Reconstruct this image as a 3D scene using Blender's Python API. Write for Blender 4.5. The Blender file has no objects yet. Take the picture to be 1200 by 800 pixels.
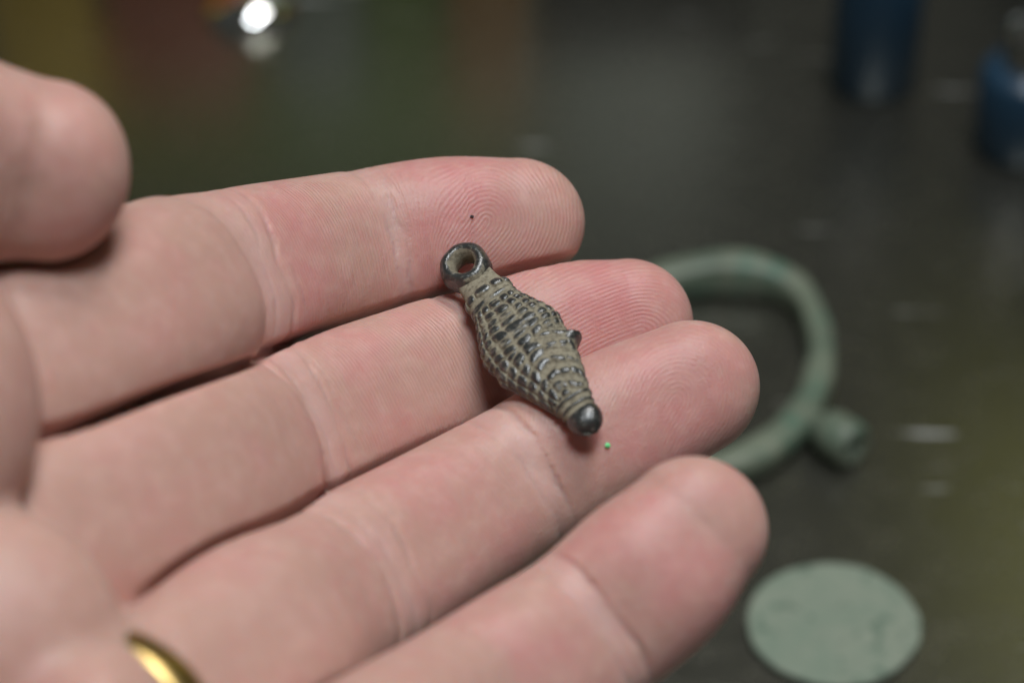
import bpy, bmesh, math, random
import numpy as np
from mathutils import Matrix, Vector
from mathutils.bvhtree import BVHTree

random.seed(4)
rng = np.random.default_rng(7)
S = bpy.context.scene
COL = S.collection

# ------------------------------------------------------------------ camera, light, exposure
FPX = 3150.0                     # focal length in photo pixels (photo is 1200 x 800)
PITCH = math.radians(39.0)       # camera looks down at the table by this much
CAMH = 0.273                     # camera height above the table, metres
cam_d = bpy.data.cameras.new('camera')
cam = bpy.data.objects.new('camera', cam_d)
COL.objects.link(cam)
cam_d.sensor_width = 36.0
cam_d.lens = 36.0 * FPX / 1200.0
cam_d.clip_start = 0.02
cam_d.clip_end = 20.0
cam.location = (0, 0, CAMH)
cam.rotation_euler = (math.pi / 2 - PITCH, 0, 0)
cam_d.dof.use_dof = True
cam_d.dof.focus_distance = 0.2975
cam_d.dof.aperture_fstop = cam_d.lens / 7.4
cam_d.dof.aperture_blades = 0
S.camera = cam

world = bpy.data.worlds.new('World')
S.world = world
world.use_nodes = True
bg = world.node_tree.nodes['Background']
bg.inputs[0].default_value = (0.96, 1.0, 0.92, 1)
bg.inputs[1].default_value = 0.045


def area_lamp(name, loc, target, size, power, color):
    l = bpy.data.lights.new(name, 'AREA')
    l.shape = 'DISK'
    l.size = size
    l.energy = power
    l.color = color
    o = bpy.data.objects.new(name, l)
    COL.objects.link(o)
    o.location = loc
    o.rotation_euler = (Vector(target) - Vector(loc)).to_track_quat('-Z', 'Y').to_euler()
    return o


HAND_C = (0.0, 0.235, 0.085)
area_lamp('ceiling_lamp', (0.14, 0.42, 0.90), HAND_C, 0.28, 3.5, (1.0, 0.98, 0.96))
area_lamp('window_light', (0.05, 0.03, 0.80), HAND_C, 0.22, 3.6, (0.92, 0.97, 1.0))

S.view_settings.view_transform = 'Standard'
S.view_settings.look = 'None'
S.view_settings.exposure = 0.0
S.view_settings.gamma = 1.0

# ------------------------------------------------------------------ helpers
CR, CF, CU = Vector((1, 0, 0)), Vector((0, math.cos(PITCH), -math.sin(PITCH))), Vector((0, math.sin(PITCH), math.cos(PITCH)))
M_CAM = Matrix(((CR.x, CU.x, -CF.x, 0), (CR.y, CU.y, -CF.y, 0), (CR.z, CU.z, -CF.z, CAMH), (0, 0, 0, 1)))


def cpt(px, py, d):
    """photo pixel + depth in mm -> millimetres in the camera's frame (x right, y up, z towards the camera)"""
    return np.array([(px - 600.0) / FPX * d, -(py - 400.0) / FPX * d, -d])


def to_world(p):
    return M_CAM @ Vector([float(c) * 0.001 for c in p])


def table_at(px, py, z=0.0):
    d = (CF + CR * ((px - 600.0) / FPX) - CU * ((py - 400.0) / FPX))
    t = (z - CAMH) / d.z
    return Vector((0, 0, CAMH)) + d * t


def mesh_obj(name, verts, faces, mat=None, parent=None, smooth=True):
    me = bpy.data.meshes.new(name)
    me.from_pydata([tuple(map(float, v)) for v in verts], [], [tuple(map(int, f)) for f in faces])
    me.update()
    if smooth:
        me.polygons.foreach_set('use_smooth', [True] * len(me.polygons))
    if mat:
        me.materials.append(mat)
    o = bpy.data.objects.new(name, me)
    COL.objects.link(o)
    if parent is not None:
        o.parent = parent
    return o


def tag(o, label, cat, group=None):
    o['label'] = label
    o['category'] = cat
    if group:
        o['group'] = group
    return o


def empty(name, loc):
    o = bpy.data.objects.new(name, None)
    o.empty_display_size = 0.01
    COL.objects.link(o)
    o.location = loc
    return o


class NT:
    """small node-tree builder"""
    def __init__(self, name):
        self.m = bpy.data.materials.new(name)
        self.m.use_nodes = True
        self.t = self.m.node_tree
        self.b = self.t.nodes['Principled BSDF']
        self.out = self.t.nodes['Material Output']

    def n(self, kind, **kw):
        nd = self.t.nodes.new(kind)
        for k, v in kw.items():
            if k.startswith('i_'):
                key = k[2:]
                key = int(key) if key.isdigit() else key.replace('_', ' ')
                self.put(nd.inputs[key], v)
            else:
                setattr(nd, k, v)
        return nd

    def put(self, sock, v):
        if isinstance(v, bpy.types.NodeSocket):
            self.t.links.new(v, sock)
        elif isinstance(v, bpy.types.Node):
            self.t.links.new(v.outputs[0], sock)
        else:
            if hasattr(sock.default_value, '__len__') and not hasattr(v, '__len__'):
                v = (v,) * len(sock.default_value)
            if hasattr(v, '__len__') and len(v) == 3 and len(sock.default_value) == 4:
                v = tuple(v) + (1.0,)
            sock.default_value = v

    def set(self, **kw):
        for k, v in kw.items():
            self.put(self.b.inputs[k.replace('_', ' ')], v)

    def math(self, op, a, b=0.0, c=None):
        nd = self.t.nodes.new('ShaderNodeMath')
        nd.operation = op
        self.put(nd.inputs[0], a)
        self.put(nd.inputs[1], b)
        if c is not None:
            self.put(nd.inputs[2], c)
        return nd.outputs[0]

    def mix(self, fac, a, b, mode='MIX'):
        nd = self.t.nodes.new('ShaderNodeMix')
        nd.data_type = 'RGBA'
        nd.blend_type = mode
        self.put(nd.inputs[0], fac)
        self.put(nd.inputs[6], a)
        self.put(nd.inputs[7], b)
        return nd.outputs[2]

    def attr(self, name):
        nd = self.t.nodes.new('ShaderNodeAttribute')
        nd.attribute_name = name
        return nd.outputs['Fac']

    def coord(self, which='Object'):
        return self.t.nodes.new('ShaderNodeTexCoord').outputs[which]

    def noise(self, scale, detail=3.0, rough=0.55, vec=None, dist=0.0):
        nd = self.t.nodes.new('ShaderNodeTexNoise')
        nd.inputs['Scale'].default_value = scale
        nd.inputs['Detail'].default_value = detail
        nd.inputs['Roughness'].default_value = rough
        nd.inputs['Distortion'].default_value = dist
        if vec is None:
            vec = self.coord()
        self.t.links.new(vec, nd.inputs['Vector'])
        return nd.outputs['Fac']

    def ramp(self, fac, stops):
        nd = self.t.nodes.new('ShaderNodeValToRGB')
        self.put(nd.inputs[0], fac)
        el = nd.color_ramp.elements
        while len(el) < len(stops):
            el.new(0.5)
        for e, (p, c) in zip(el, stops):
            e.position = p
            if not hasattr(c, '__len__'):
                c = (c, c, c)
            e.color = tuple(c) + (1.0,)
        return nd.outputs[0]

    def bump(self, height, dist, strength=1.0, normal=None):
        nd = self.t.nodes.new('ShaderNodeBump')
        nd.inputs['Distance'].default_value = dist
        nd.inputs['Strength'].default_value = strength
        self.put(nd.inputs['Height'], height)
        if normal is not None:
            self.t.links.new(normal, nd.inputs['Normal'])
        return nd.outputs[0]

    def done(self):
        return self.m


# ------------------------------------------------------------------ materials
def skin_material():
    t = NT('skin')
    pink, pale, phase, amp, tan = (t.attr(k) for k in ('pink', 'pale', 'phase', 'ridge', 'tan'))
    blotch = t.noise(95.0, 3.0)
    fine = t.noise(420.0, 4.0, 0.65)
    micro = t.noise(2600.0, 2.0, 0.6)
    blotch2 = t.noise(230.0, 3.0, 0.6)
    pinkf = t.math('ADD', pink, t.math('MULTIPLY', t.math('SUBTRACT', blotch, 0.47), 1.7))
    pinkf = t.math('ADD', pinkf, t.math('MULTIPLY', t.math('SUBTRACT', blotch2, 0.5), 1.2))
    base = t.mix(t.math('MINIMUM', t.math('MAXIMUM', pinkf, 0.0), 1.0), (0.52, 0.312, 0.262), (0.56, 0.240, 0.232))
    base = t.mix(t.math('MULTIPLY', tan, 0.8), base, (0.50, 0.306, 0.248))
    base = t.mix(pale, base, (0.62, 0.41, 0.38))  # pale crease skin, with the creases' whitish sheen put into the colour
    base = t.mix(t.ramp(fine, [(0.45, 0.0), (0.75, 0.35)]), base, (0.68, 0.45, 0.40))
    phase = t.math('ADD', phase, t.math('MULTIPLY', t.noise(650.0, 2.0, 0.5), 2.6))
    amp = t.math('MULTIPLY', amp, t.ramp(t.noise(480.0, 3.0, 0.6), [(0.32, 0.15), (0.62, 1.0)]))
    wave = t.math('ADD', t.math('MULTIPLY', t.math('SINE', phase), 0.5), 0.5)
    ridge = t.math('MULTIPLY', wave, amp)
    valley = t.math('MULTIPLY', t.math('SUBTRACT', 1.0, wave), amp)
    base = t.mix(t.math('MULTIPLY', valley, 0.17), base, (0.40, 0.14, 0.12))
    base = t.mix(t.math('MULTIPLY', ridge, 0.16), base, (0.72, 0.46, 0.42))
    vor = t.n('ShaderNodeTexVoronoi', feature='DISTANCE_TO_EDGE', i_Scale=1500.0)
    t.put(vor.inputs['Vector'], t.coord())
    cells = t.math('MINIMUM', vor.outputs['Distance'], 0.25)
    b1 = t.bump(ridge, 0.000055)
    b2 = t.bump(t.math('MULTIPLY', cells, t.math('SUBTRACT', 1.0, t.math('MULTIPLY', amp, 0.8))), 0.00008, 0.6, b1)
    b3 = t.bump(micro, 0.00003, 0.7, b2)
    b4 = t.bump(fine, 0.00016, 0.7, b3)
    t.set(Base_Color=base, Roughness=t.math('ADD', 0.38, t.math('MULTIPLY', fine, 0.20)), Specular_IOR_Level=0.60,
          Subsurface_Weight=0.85, Subsurface_Radius=(1.0, 0.36, 0.2), Subsurface_Scale=0.0023, Normal=b4)
    t.b.inputs['IOR'].default_value = 1.4
    return t.done()


def pendant_material():
    t = NT('dirty_bronze')
    dirt = t.attr('dirt')
    n1 = t.noise(900.0, 4.0, 0.6)
    n2 = t.noise(260.0, 3.0, 0.6)
    n3 = t.noise(4200.0, 3.0, 0.6)
    d = t.math('ADD', dirt, t.math('MULTIPLY', t.math('SUBTRACT', n1, 0.5), 1.0))
    d = t.math('ADD', d, t.math('MULTIPLY', t.math('SUBTRACT', n3, 0.5), 0.35))
    mask = t.ramp(d, [(0.32, 0.0), (0.56, 1.0)])
    n4 = t.noise(1700.0, 3.0, 0.6)
    metal = t.mix(n2, (0.010, 0.012, 0.013), (0.040, 0.043, 0.040))
    metal = t.mix(t.ramp(n4, [(0.52, 0.0), (0.68, 0.75)]), metal, (0.13, 0.125, 0.105))
    earth = t.mix(n2, (0.215, 0.197, 0.145), (0.33, 0.30, 0.225))
    earth = t.mix(t.ramp(n4, [(0.34, 0.75), (0.52, 0.0)]), earth, (0.085, 0.078, 0.06))
    earth = t.mix(t.ramp(n3, [(0.35, 0.4), (0.6, 0.0)]), earth, (0.16, 0.12, 0.07))
    t.set(Base_Color=t.mix(mask, metal, earth), Roughness=t.math('ADD', t.math('MULTIPLY', mask, 0.50), 0.28),
          Specular_IOR_Level=t.math('SUBTRACT', 0.95, t.math('MULTIPLY', mask, 0.75)), Metallic=0.0)
    b = t.bump(t.math('ADD', n1, t.math('MULTIPLY', n3, 0.3)), 0.00016, 0.8)
    t.set(Normal=b)
    return t.done()


def patina_material(name, c_a, c_b, c_dark, scale, rough=0.6, cut=0.60):
    t = NT(name)
    a = t.noise(scale, 5.0, 0.62)
    b = t.noise(scale * 4.5, 4.0, 0.6)
    c = t.noise(scale * 1.7, 4.0, 0.7, dist=0.6)
    col = t.mix(t.ramp(a, [(0.35, 0.0), (0.65, 1.0)]), c_a, c_b)
    col = t.mix(t.ramp(c, [(cut, 0.0), (cut + 0.1, 0.8)]), col, c_dark)
    col = t.mix(t.math('MULTIPLY', b, 0.35), col, tuple(x * 0.6 for x in c_a))
    t.set(Base_Color=col, Roughness=rough, Specular_IOR_Level=0.4, Normal=t.bump(t.math('ADD', a, b), 0.0004, 0.7))
    return t.done()


def table_material():
    t = NT('worn_steel')
    co = t.coord()
    n1 = t.noise(14.0, 4.0, 0.6, co)
    n2 = t.noise(160.0, 4.0, 0.65, co)
    mp = t.n('ShaderNodeMapping', i_Scale=(3.0, 60.0, 1.0), i_Rotation=(0, 0, 0.12))
    t.put(mp.inputs['Vector'], co)
    brush = t.noise(40.0, 4.0, 0.7, mp.outputs[0])
    col = t.mix(n1, (0.195, 0.195, 0.165), (0.255, 0.25, 0.21))
    col = t.mix(t.ramp(n2, [(0.5, 0.0), (0.8, 0.5)]), col, (0.26, 0.25, 0.21))
    mp2 = t.n('ShaderNodeMapping', i_Scale=(26.0, 420.0, 1.0), i_Rotation=(0, 0, 0.16))
    t.put(mp2.inputs['Vector'], co)
    scr = t.ramp(t.noise(1.0, 2.0, 0.5, mp2.outputs[0]), [(0.66, 0.0), (0.71, 1.0)])
    dash = t.ramp(t.noise(55.0, 2.0, 0.5, co), [(0.52, 0.0), (0.60, 1.0)])
    scr = t.math('MULTIPLY', scr, dash)
    col = t.mix(scr, col, (0.42, 0.43, 0.42))
    rough = t.math('ADD', t.math('MULTIPLY', scr, 0.3), t.math('ADD', 0.19, t.math('MULTIPLY', n2, 0.14)))
    t.set(Base_Color=col, Metallic=t.math('SUBTRACT', 0.94, t.math('MULTIPLY', scr, 0.5)), Roughness=rough,
          Normal=t.bump(t.math('ADD', brush, t.math('MULTIPLY', n2, 0.6)), 0.0002, 0.16))
    return t.done()


def plain(name, col, rough=0.5, metallic=0.0, spec=0.5, var=0.25, scale=60.0):
    t = NT(name)
    n = t.noise(scale, 3.0)
    t.set(Base_Color=t.mix(n, tuple(c * (1 - var) for c in col), tuple(min(1, c * (1 + var)) for c in col)),
          Roughness=t.math('ADD', rough - 0.05, t.math('MULTIPLY', n, 0.1)), Metallic=metallic, Specular_IOR_Level=spec)
    return t.done()


M_SKIN = skin_material()
M_PEND = pendant_material()
M_TABLE = table_material()
M_GOLD = plain('gold', (0.46, 0.32, 0.12), 0.34, 1.0, 0.5, 0.06)
M_COIN = patina_material('coin_patina', (0.20, 0.255, 0.195), (0.26, 0.295, 0.23), (0.07, 0.13, 0.09), 150.0, 0.75, 0.56)
M_BUCKLE = patina_material('green_patina', (0.115, 0.15, 0.11), (0.20, 0.225, 0.165), (0.065, 0.17, 0.12), 130.0, 0.36, 0.53)

# ------------------------------------------------------------------ the table
tx, ty = 0.55, 0.75
tv = [(-tx, -0.25, 0), (tx, -0.25, 0), (tx, ty, 0), (-tx, ty, 0)]
tv += [(x, y, -0.03) for x, y, z in tv]
table = mesh_obj('table_top', tv, [(0, 1, 2, 3), (7, 6, 5, 4), (0, 4, 5, 1), (1, 5, 6, 2), (2, 6, 7, 3), (3, 7, 4, 0)], M_TABLE, smooth=False)
table['kind'] = 'structure'
table['label'] = 'dark worn steel table top with fine scratches'


# ------------------------------------------------------------------ the hand: one continuous surface from a distance field
def pchip(x, xp, fp):
    xp = np.asarray(xp, float); fp = np.asarray(fp, float)
    h = np.diff(xp); dlt = np.diff(fp, axis=0) / (h if fp.ndim == 1 else h[:, None])
    m = np.zeros_like(fp)
    m[1:-1] = (dlt[:-1] + dlt[1:]) / 2
    m[0] = dlt[0]; m[-1] = dlt[-1]
    i = np.clip(np.searchsorted(xp, x, side='right') - 1, 0, len(xp) - 2)
    t = (x - xp[i]) / h[i]
    hh = h[i]
    if fp.ndim == 2:
        t = t[:, None]; hh = hh[:, None]
    return ((2 * t**3 - 3 * t**2 + 1) * fp[i] + (t**3 - 2 * t**2 + t) * hh * m[i] + (-2 * t**3 + 3 * t**2) * fp[i + 1] + (t**3 - t**2) * hh * m[i + 1])


class Finger:
    """swept body: rows of (px, py, axis depth mm, half width, palmar half thickness, dorsal half thickness)"""
    def __init__(self, rows, cap, up=(0, 0, 1), creases=()):
        pts = np.array([cpt(*r[:3]) for r in rows])
        L = np.concatenate([[0], np.cumsum(np.linalg.norm(np.diff(pts, axis=0), axis=1))])
        n = 160
        s = np.linspace(0, L[-1], n)
        c = pchip(s, L, pts)
        self.joint_s = L
        self.prof = [pchip(s, L, np.array([r[k] for r in rows])) for k in (3, 4, 5)]
        ds = np.concatenate([[0], np.cumsum(np.linalg.norm(np.diff(c, axis=0), axis=1))])
        self.scale = ds[-1] / s[-1]
        self.s = s; self.c = c; self.L = s[-1]
        T = np.gradient(c, axis=0); T /= np.linalg.norm(T, axis=1)[:, None]
        u = np.array(up, float)
        N = u - (T @ u)[:, None] * T; N /= np.linalg.norm(N, axis=1)[:, None]
        self.T, self.N, self.B = T, N, np.cross(T, N)
        self.cap = cap
        self.pad_bow = 0.03
        self.creases = creases
        R = max(max(r[3:6]) for r in rows) + 4
        self.lo = c.min(0) - R - cap * 0; self.hi = c.max(0) + R
        self.cs = c[::4].astype(np.float32)

    def local(self, P):
        idx = np.empty(len(P), np.int64)
        cc = (self.cs**2).sum(1)
        for a in range(0, len(P), 150000):
            q = P[a:a + 150000].astype(np.float32)
            idx[a:a + 150000] = np.argmin(cc[None] - 2 * q @ self.cs.T, axis=1) * 4
        s = self.s[idx] + ((P - self.c[idx]) * self.T[idx]).sum(1)
        for _ in range(1):
            sc = np.clip(s, 0, self.L)
            f = sc / self.L * (len(self.s) - 1)
            i = np.clip(f.astype(int), 0, len(self.s) - 2); w = (f - i)[:, None]
            C = self.c[i] * (1 - w) + self.c[i + 1] * w
            T = self.T[i] * (1 - w) + self.T[i + 1] * w
            N = self.N[i] * (1 - w) + self.N[i + 1] * w
            B = self.B[i] * (1 - w) + self.B[i + 1] * w
        r = P - C
        return sc, (r * T).sum(1), (r * B).sum(1), (r * N).sum(1), i, w[:, 0]

    def crease_x(self, s, v, s0, bow, slant):
        return s - s0 - slant * v - bow * v * v + 0.22 * np.sin(v * 0.8 + s0 * 2.3) + 0.10 * np.sin(v * 1.9 + s0)

    def sdf(self, P):
        s, a, v, n, i, w = self.local(P)
        pw, pp, pd = (p[i] * (1 - w) + p[i + 1] * w for p in self.prof)
        f2 = np.clip(s + self.pad_bow * np.minimum(v * v, 90.0), 0, self.L) / self.L * (len(self.s) - 1)
        i2 = np.clip(f2.astype(int), 0, len(self.s) - 2); w2 = f2 - i2
        bow = np.clip((self.joint_s[-3] - s) / 4.0, 0, 1)             # the pads' rounded ends, not the fingertip
        pp = pp * (1 - bow) + bow * (self.prof[1][i2] * (1 - w2) + self.prof[1][i2 + 1] * w2)
        t = np.where(n > 0, pp, pd)
        cap = np.where(a > 0, self.cap, 6.0)
        p = np.where(n > 0, 2.7, 2.2)
        qa, qv, qn = a / cap, v / pw, np.abs(n) / t
        h = np.sqrt(qa**2 + qv**2) + 1e-9
        k0 = (h**p + qn**p)**(1 / p) + 1e-9
        gh = (h / k0)**(p - 1)
        gn = (qn / k0)**(p - 1) / t
        ga = gh * qa / h / cap; gv = gh * qv / h / pw
        d = (k0 - 1) / np.sqrt(ga**2 + gv**2 + gn**2 + 1e-8)
        palm = np.clip(n / t * 1.6 + 0.35, 0, 1)
        for (s0, dep, sig, bow, slant) in self.creases:
            x = self.crease_x(s, v, s0, bow, slant)
            d = d + dep * (0.72 + 0.38 * np.sin(v * 0.7 + s0 * 1.7)) * np.exp(-(x / sig)**2) * palm
        return d


def smin(a, b, k):
    h = np.maximum(k - np.abs(a - b), 0) / k
    return np.minimum(a, b) - h * h * k * 0.25


def round_cone(P, a, b, r1, r2, flat=None):
    """capsule with two radii; flat = (normal, factor) squashes it along a direction"""
    a = np.asarray(a, float); b = np.asarray(b, float)
    if flat is not None:
        nrm = np.asarray(flat[0], float); nrm /= np.linalg.norm(nrm)
        k = flat[1] - 1
        P = P + np.outer((P - a) @ nrm, nrm) * k
        b = b + ((b - a) @ nrm) * nrm * k
    ab = b - a
    t = np.clip(((P - a) @ ab) / (ab @ ab), 0, 1)
    return np.linalg.norm(P - a - t[:, None] * ab, axis=1) - (r1 + (r2 - r1) * t)


def ellipsoid(P, c, r, axes=None):
    q = P - np.asarray(c)
    if axes is not None:
        q = q @ np.asarray(axes).T
    r = np.asarray(r, float)
    k0 = np.linalg.norm(q / r, axis=1) + 1e-9
    k1 = np.linalg.norm(q / r**2, axis=1) + 1e-9
    return k0 * (k0 - 1) / k1


# rows: px, py, axis depth, half width, palmar thickness, dorsal thickness
INDEX = Finger([(-20, 452, 262, 10.8, 10.2, 9), (22, 432, 264, 10.9, 10.4, 9), (112, 391, 271, 11.2, 11.0, 9), (175, 364, 279, 10.9, 11.0, 8.6), (204, 352, 284, 10.8, 10.3, 8.5),
                (225, 344, 287, 10.5, 7.9, 8.4), (250, 336, 290.5, 10.1, 8.1, 8), (325, 312, 299, 9.3, 8.6, 7.6), (432, 288, 306, 8.75, 7.5, 7),
                (525, 269, 308.5, 8.3, 8.2, 6.2), (604, 262, 309.5, 7.5, 6.9, 5.2)], 7.9)
MIDDLE = Finger([(10, 655, 256, 11, 10, 9.5), (62, 632, 260, 11, 10.4, 9.5), (180, 578, 270, 11.5, 11.2, 9), (252, 547, 280, 11.0, 10.8, 8.6), (284, 534, 284, 10.8, 9.9, 8.6),
                 (306, 525, 287, 10.5, 8.1, 8.4), (345, 510, 291, 10.1, 8.3, 8.2), (440, 472, 298.5, 9.4, 8.7, 7.8), (563, 424, 305, 8.8, 7.6, 7),
                 (655, 394, 307, 8.5, 8.2, 6.2), (735, 379, 308, 7.4, 6.8, 5.2)], 7.4)
RING = Finger([(95, 905, 238, 10.2, 9.6, 9), (160, 864, 246, 10.2, 9.6, 9), (206, 834, 250, 10.2, 9.8, 9), (292, 762, 260, 10.3, 10.2, 8.8), (350, 722, 270, 9.8, 9.0, 8.4),
               (392, 693, 276, 9.5, 8.0, 8.2), (430, 670, 280, 9.3, 8.1, 8), (505, 625, 286.5, 8.9, 8.4, 7.4), (612, 560, 292, 8.3, 7.3, 6.8),
               (715, 502, 294.5, 8.4, 7.9, 6.2), (806, 456, 296, 7.5, 6.8, 5.2)], 7.8)
PINKY = Finger([(330, 985, 236, 9.4, 9, 8), (380, 950, 240, 9.4, 9, 8), (440, 905, 246, 9.2, 9, 7.6), (545, 835, 259, 8.8, 7.4, 7.2),
                (615, 788, 264, 8.7, 7.9, 7), (690, 736, 268, 8.4, 7.0, 6.4), (768, 668, 269.5, 8.5, 7.7, 5.8), (814, 619, 270.5, 7.4, 6.5, 5)], 7.1)
THUMB = Finger([(-900, 620, 212, 14, 14, 12), (-650, 420, 222, 13.5, 13, 11), (-430, 255, 236, 11.5, 10.5, 9.5), (-250, 190, 246, 11.2, 9.6, 9),
                (-120, 178, 252, 11.2, 10.2, 8.6), (-40, 186, 256, 10.0, 9.4, 8.2), (10, 192, 258, 9.05, 8.6, 7.6), (38, 196, 258.7, 8.7, 8.3, 7.2), (54, 198, 259, 8.62, 8.25, 7.1)],
               8.0, up=(0.1, -0.35, 1))
FINGERS = {'index': INDEX, 'middle': MIDDLE, 'ring': RING, 'pinky': PINKY, 'thumb': THUMB}


def s_at(F, px, py, d):
    return F.local(np.array([cpt(px, py, d)]))[0][0]


# flexion creases: position along the finger, depth, width, bow, slant; wide ones also paint pale skin and sheen
def crs(F, specs):
    out = []
    for (px, py, d, dep, sig, bow, sl) in specs:
        out.append((s_at(F, px, py, d), dep, sig, bow, sl))
    F.creases = out


crs(INDEX, [(220, 345, 286, 1.15, 0.55, -0.034, 0.02), (248, 336, 290, 0.16, 0.35, -0.002, -0.20), (266, 331, 292, 0.30, 0.40, 0.012, -0.10), (274, 329, 293, 0.14, 0.3, 0.016, 0.10),
            (431, 289, 306, 0.16, 0.26, -0.010, 0.12), (454, 284, 306, 0.26, 0.30, -0.008, 0.05), (442, 286, 306, 0.26, 1.3, -0.009, 0.08), (464, 281, 307, 0.1, 0.25, -0.004, 0.1), (246, 337, 290, 0.0, 1.9, 0.0, -0.05)])
crs(MIDDLE, [(299, 528, 286, 0.95, 0.5, -0.028, 0.0), (318, 521, 288, 0.14, 0.32, -0.014, 0.12), (341, 512, 290, 0.30, 0.40, 0.002, -0.02), (352, 508, 291, 0.12, 0.3, 0.006, 0.1),
             (544, 432, 304, 0.22, 0.28, -0.008, 0.14), (577, 420, 305, 0.30, 0.34, -0.006, 0.02), (560, 425, 304, 0.2, 1.4, -0.007, 0.08), (322, 519, 288, 0.0, 1.9, -0.006, 0.0)])
crs(RING, [(378, 702, 275, 0.45, 0.6, -0.022, 0.0), (402, 687, 277, 0.20, 0.35, -0.012, 0.10), (426, 673, 279, 0.22, 0.40, 0.003, -0.02),
           (598, 568, 291, 0.22, 0.35, -0.006, 0.12), (624, 554, 292, 0.30, 0.48, -0.004, -0.01), (611, 561, 291, 0.2, 1.3, -0.005, 0.04), (402, 687, 277, 0.0, 1.8, -0.005, 0.0)])
crs(PINKY, [(670, 752, 267, 0.22, 0.45, -0.008, 0.05), (704, 725, 268, 0.34, 0.45, -0.002, -0.03), (687, 738, 267, 0.1, 1.4, -0.005, 0.0)])

W0 = np.array([-92.0, -48.0, -212.0])      # wrist
W1 = np.array([-136.0, -85.0, -178.0])    # forearm, beyond the frame
PALM_N = np.array([0.55, 0.25, 0.80]); PALM_N /= np.linalg.norm(PALM_N)
mcp = {'index': cpt(0, 440, 268), 'middle': cpt(40, 640, 264), 'ring': cpt(170, 835, 254), 'pinky': cpt(350, 965, 243)}
carp = {'index': W0 + np.array([-1, 16, -4]), 'middle': W0 + np.array([0, 5, 1]), 'ring': W0 + np.array([1, -7, 0]), 'pinky': W0 + np.array([3, -18, 1])}
MOUNT_A = (cpt(-205, 478, 245), (19.6, 18.6, 12.5))
MOUNT_B = (cpt(-34, 778, 243), (14.4, 14.4, 10.5))


SEAM_FILL = [cpt(100, 496, 267.0), cpt(150, 481, 270.5), cpt(190, 466, 272.6), cpt(230, 450, 276.0), cpt(258, 438, 281.5), cpt(285, 427, 290.0), cpt(320, 413, 302.0)]


def hand_sdf(P):
    d = np.full(len(P), 60.0)
    d2 = np.full(len(P), 60.0)
    for F in FINGERS.values():
        m = ((P > F.lo) & (P < F.hi)).all(1)
        if m.any():
            f = F.sdf(P[m])
            d2[m] = np.minimum(d2[m], np.maximum(d[m], f))
            d[m] = np.minimum(d[m], f)
    # neighbouring fingers press together but stay apart: a narrow wedge along the line where they meet
    gap = 0.50 * np.clip((d + 2.7) / 0.2, 0, 1)
    d = np.maximum(d, np.where(d2 < 3, (gap * 2 - (d2 - d)) * 0.5, -60.0))
    for a_, b_ in zip(SEAM_FILL[:-1], SEAM_FILL[1:]):               # filler added to close the dark see-through index / middle gap
        d = smin(d, round_cone(P, a_, b_, 3.1, 3.1), 0.6)
    p = None
    for k in mcp:
        r = {'index': (9.5, 13), 'middle': (9.5, 13), 'ring': (9.0, 13), 'pinky': (8.5, 13)}[k]
        x = round_cone(P, mcp[k] - PALM_N * 1.5, carp[k], *r)
        p = x if p is None else smin(p, x, 9.0)
    p = smin(p, round_cone(P, W0, W1, 22, 27, (PALM_N, 1.25)), 14.0)
    th = round_cone(P, cpt(-560, 380, 226), W0 + np.array([4, 14, 8]), 14, 17)       # thenar pad
    p = smin(p, th, 10.0)
    hy = round_cone(P, cpt(60, 1050, 232), W0 + np.array([6, -18, 8]), 11, 15)       # heel of the hand
    p = smin(p, hy, 10.0)
    d = smin(d, p, 3.0)
    d = smin(d, smin(ellipsoid(P, *MOUNT_A), p + 0.6, 7.0), 0.9)
    d = smin(d, ellipsoid(P, *MOUNT_B), 2.4)
    return d


def surface_nets(D, org, h):
    ins = D < 0
    nx, ny, nz = D.shape
    c = np.zeros((nx - 1, ny - 1, nz - 1), np.uint8)
    for dx in (0, 1):
        for dy in (0, 1):
            for dz in (0, 1):
                c += ins[dx:nx - 1 + dx, dy:ny - 1 + dy, dz:nz - 1 + dz]
    act = (c > 0) & (c < 8)
    ijk = np.argwhere(act)
    ids = np.full(act.shape, -1, np.int64)
    ids[act] = np.arange(len(ijk))
    acc = np.zeros((len(ijk), 3)); cnt = np.zeros(len(ijk))
    corners = [(x, y, z) for x in (0, 1) for y in (0, 1) for z in (0, 1)]
    for a in corners:
        for ax in range(3):
            if a[ax] == 1:
                continue
            b = list(a); b[ax] = 1
            da = D[ijk[:, 0] + a[0], ijk[:, 1] + a[1], ijk[:, 2] + a[2]]
            db = D[ijk[:, 0] + b[0], ijk[:, 1] + b[1], ijk[:, 2] + b[2]]
            m = (da < 0) != (db < 0)
            t = da[m] / (da[m] - db[m])
            p = np.tile(np.array(a, float), (m.sum(), 1)); p[:, ax] = t
            acc[m] += p; cnt[m] += 1
    V = (ijk + acc / cnt[:, None]) * h + org
    faces = []
    for ax in range(3):
        sl0 = [slice(None)] * 3; sl1 = [slice(None)] * 3
        sl0[ax] = slice(0, -1); sl1[ax] = slice(1, None)
        A = ins[tuple(sl0)]; Bn = ins[tuple(sl1)]
        e = np.argwhere(A != Bn)
        o1, o2 = [(1, 2), (2, 0), (0, 1)][ax]
        e = e[(e[:, o1] > 0) & (e[:, o2] > 0) & (e[:, o1] < D.shape[o1] - 1) & (e[:, o2] < D.shape[o2] - 1)]
        inside_first = A[e[:, 0], e[:, 1], e[:, 2]]
        q = []
        for (u, w) in ((-1, -1), (0, -1), (0, 0), (-1, 0)):
            k = e.copy(); k[:, o1] += u; k[:, o2] += w
            q.append(ids[k[:, 0], k[:, 1], k[:, 2]])
        q = np.stack(q, 1)
        q[~inside_first] = q[~inside_first][:, ::-1]
        faces.append(q)
    return V, np.concatenate(faces)


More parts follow.
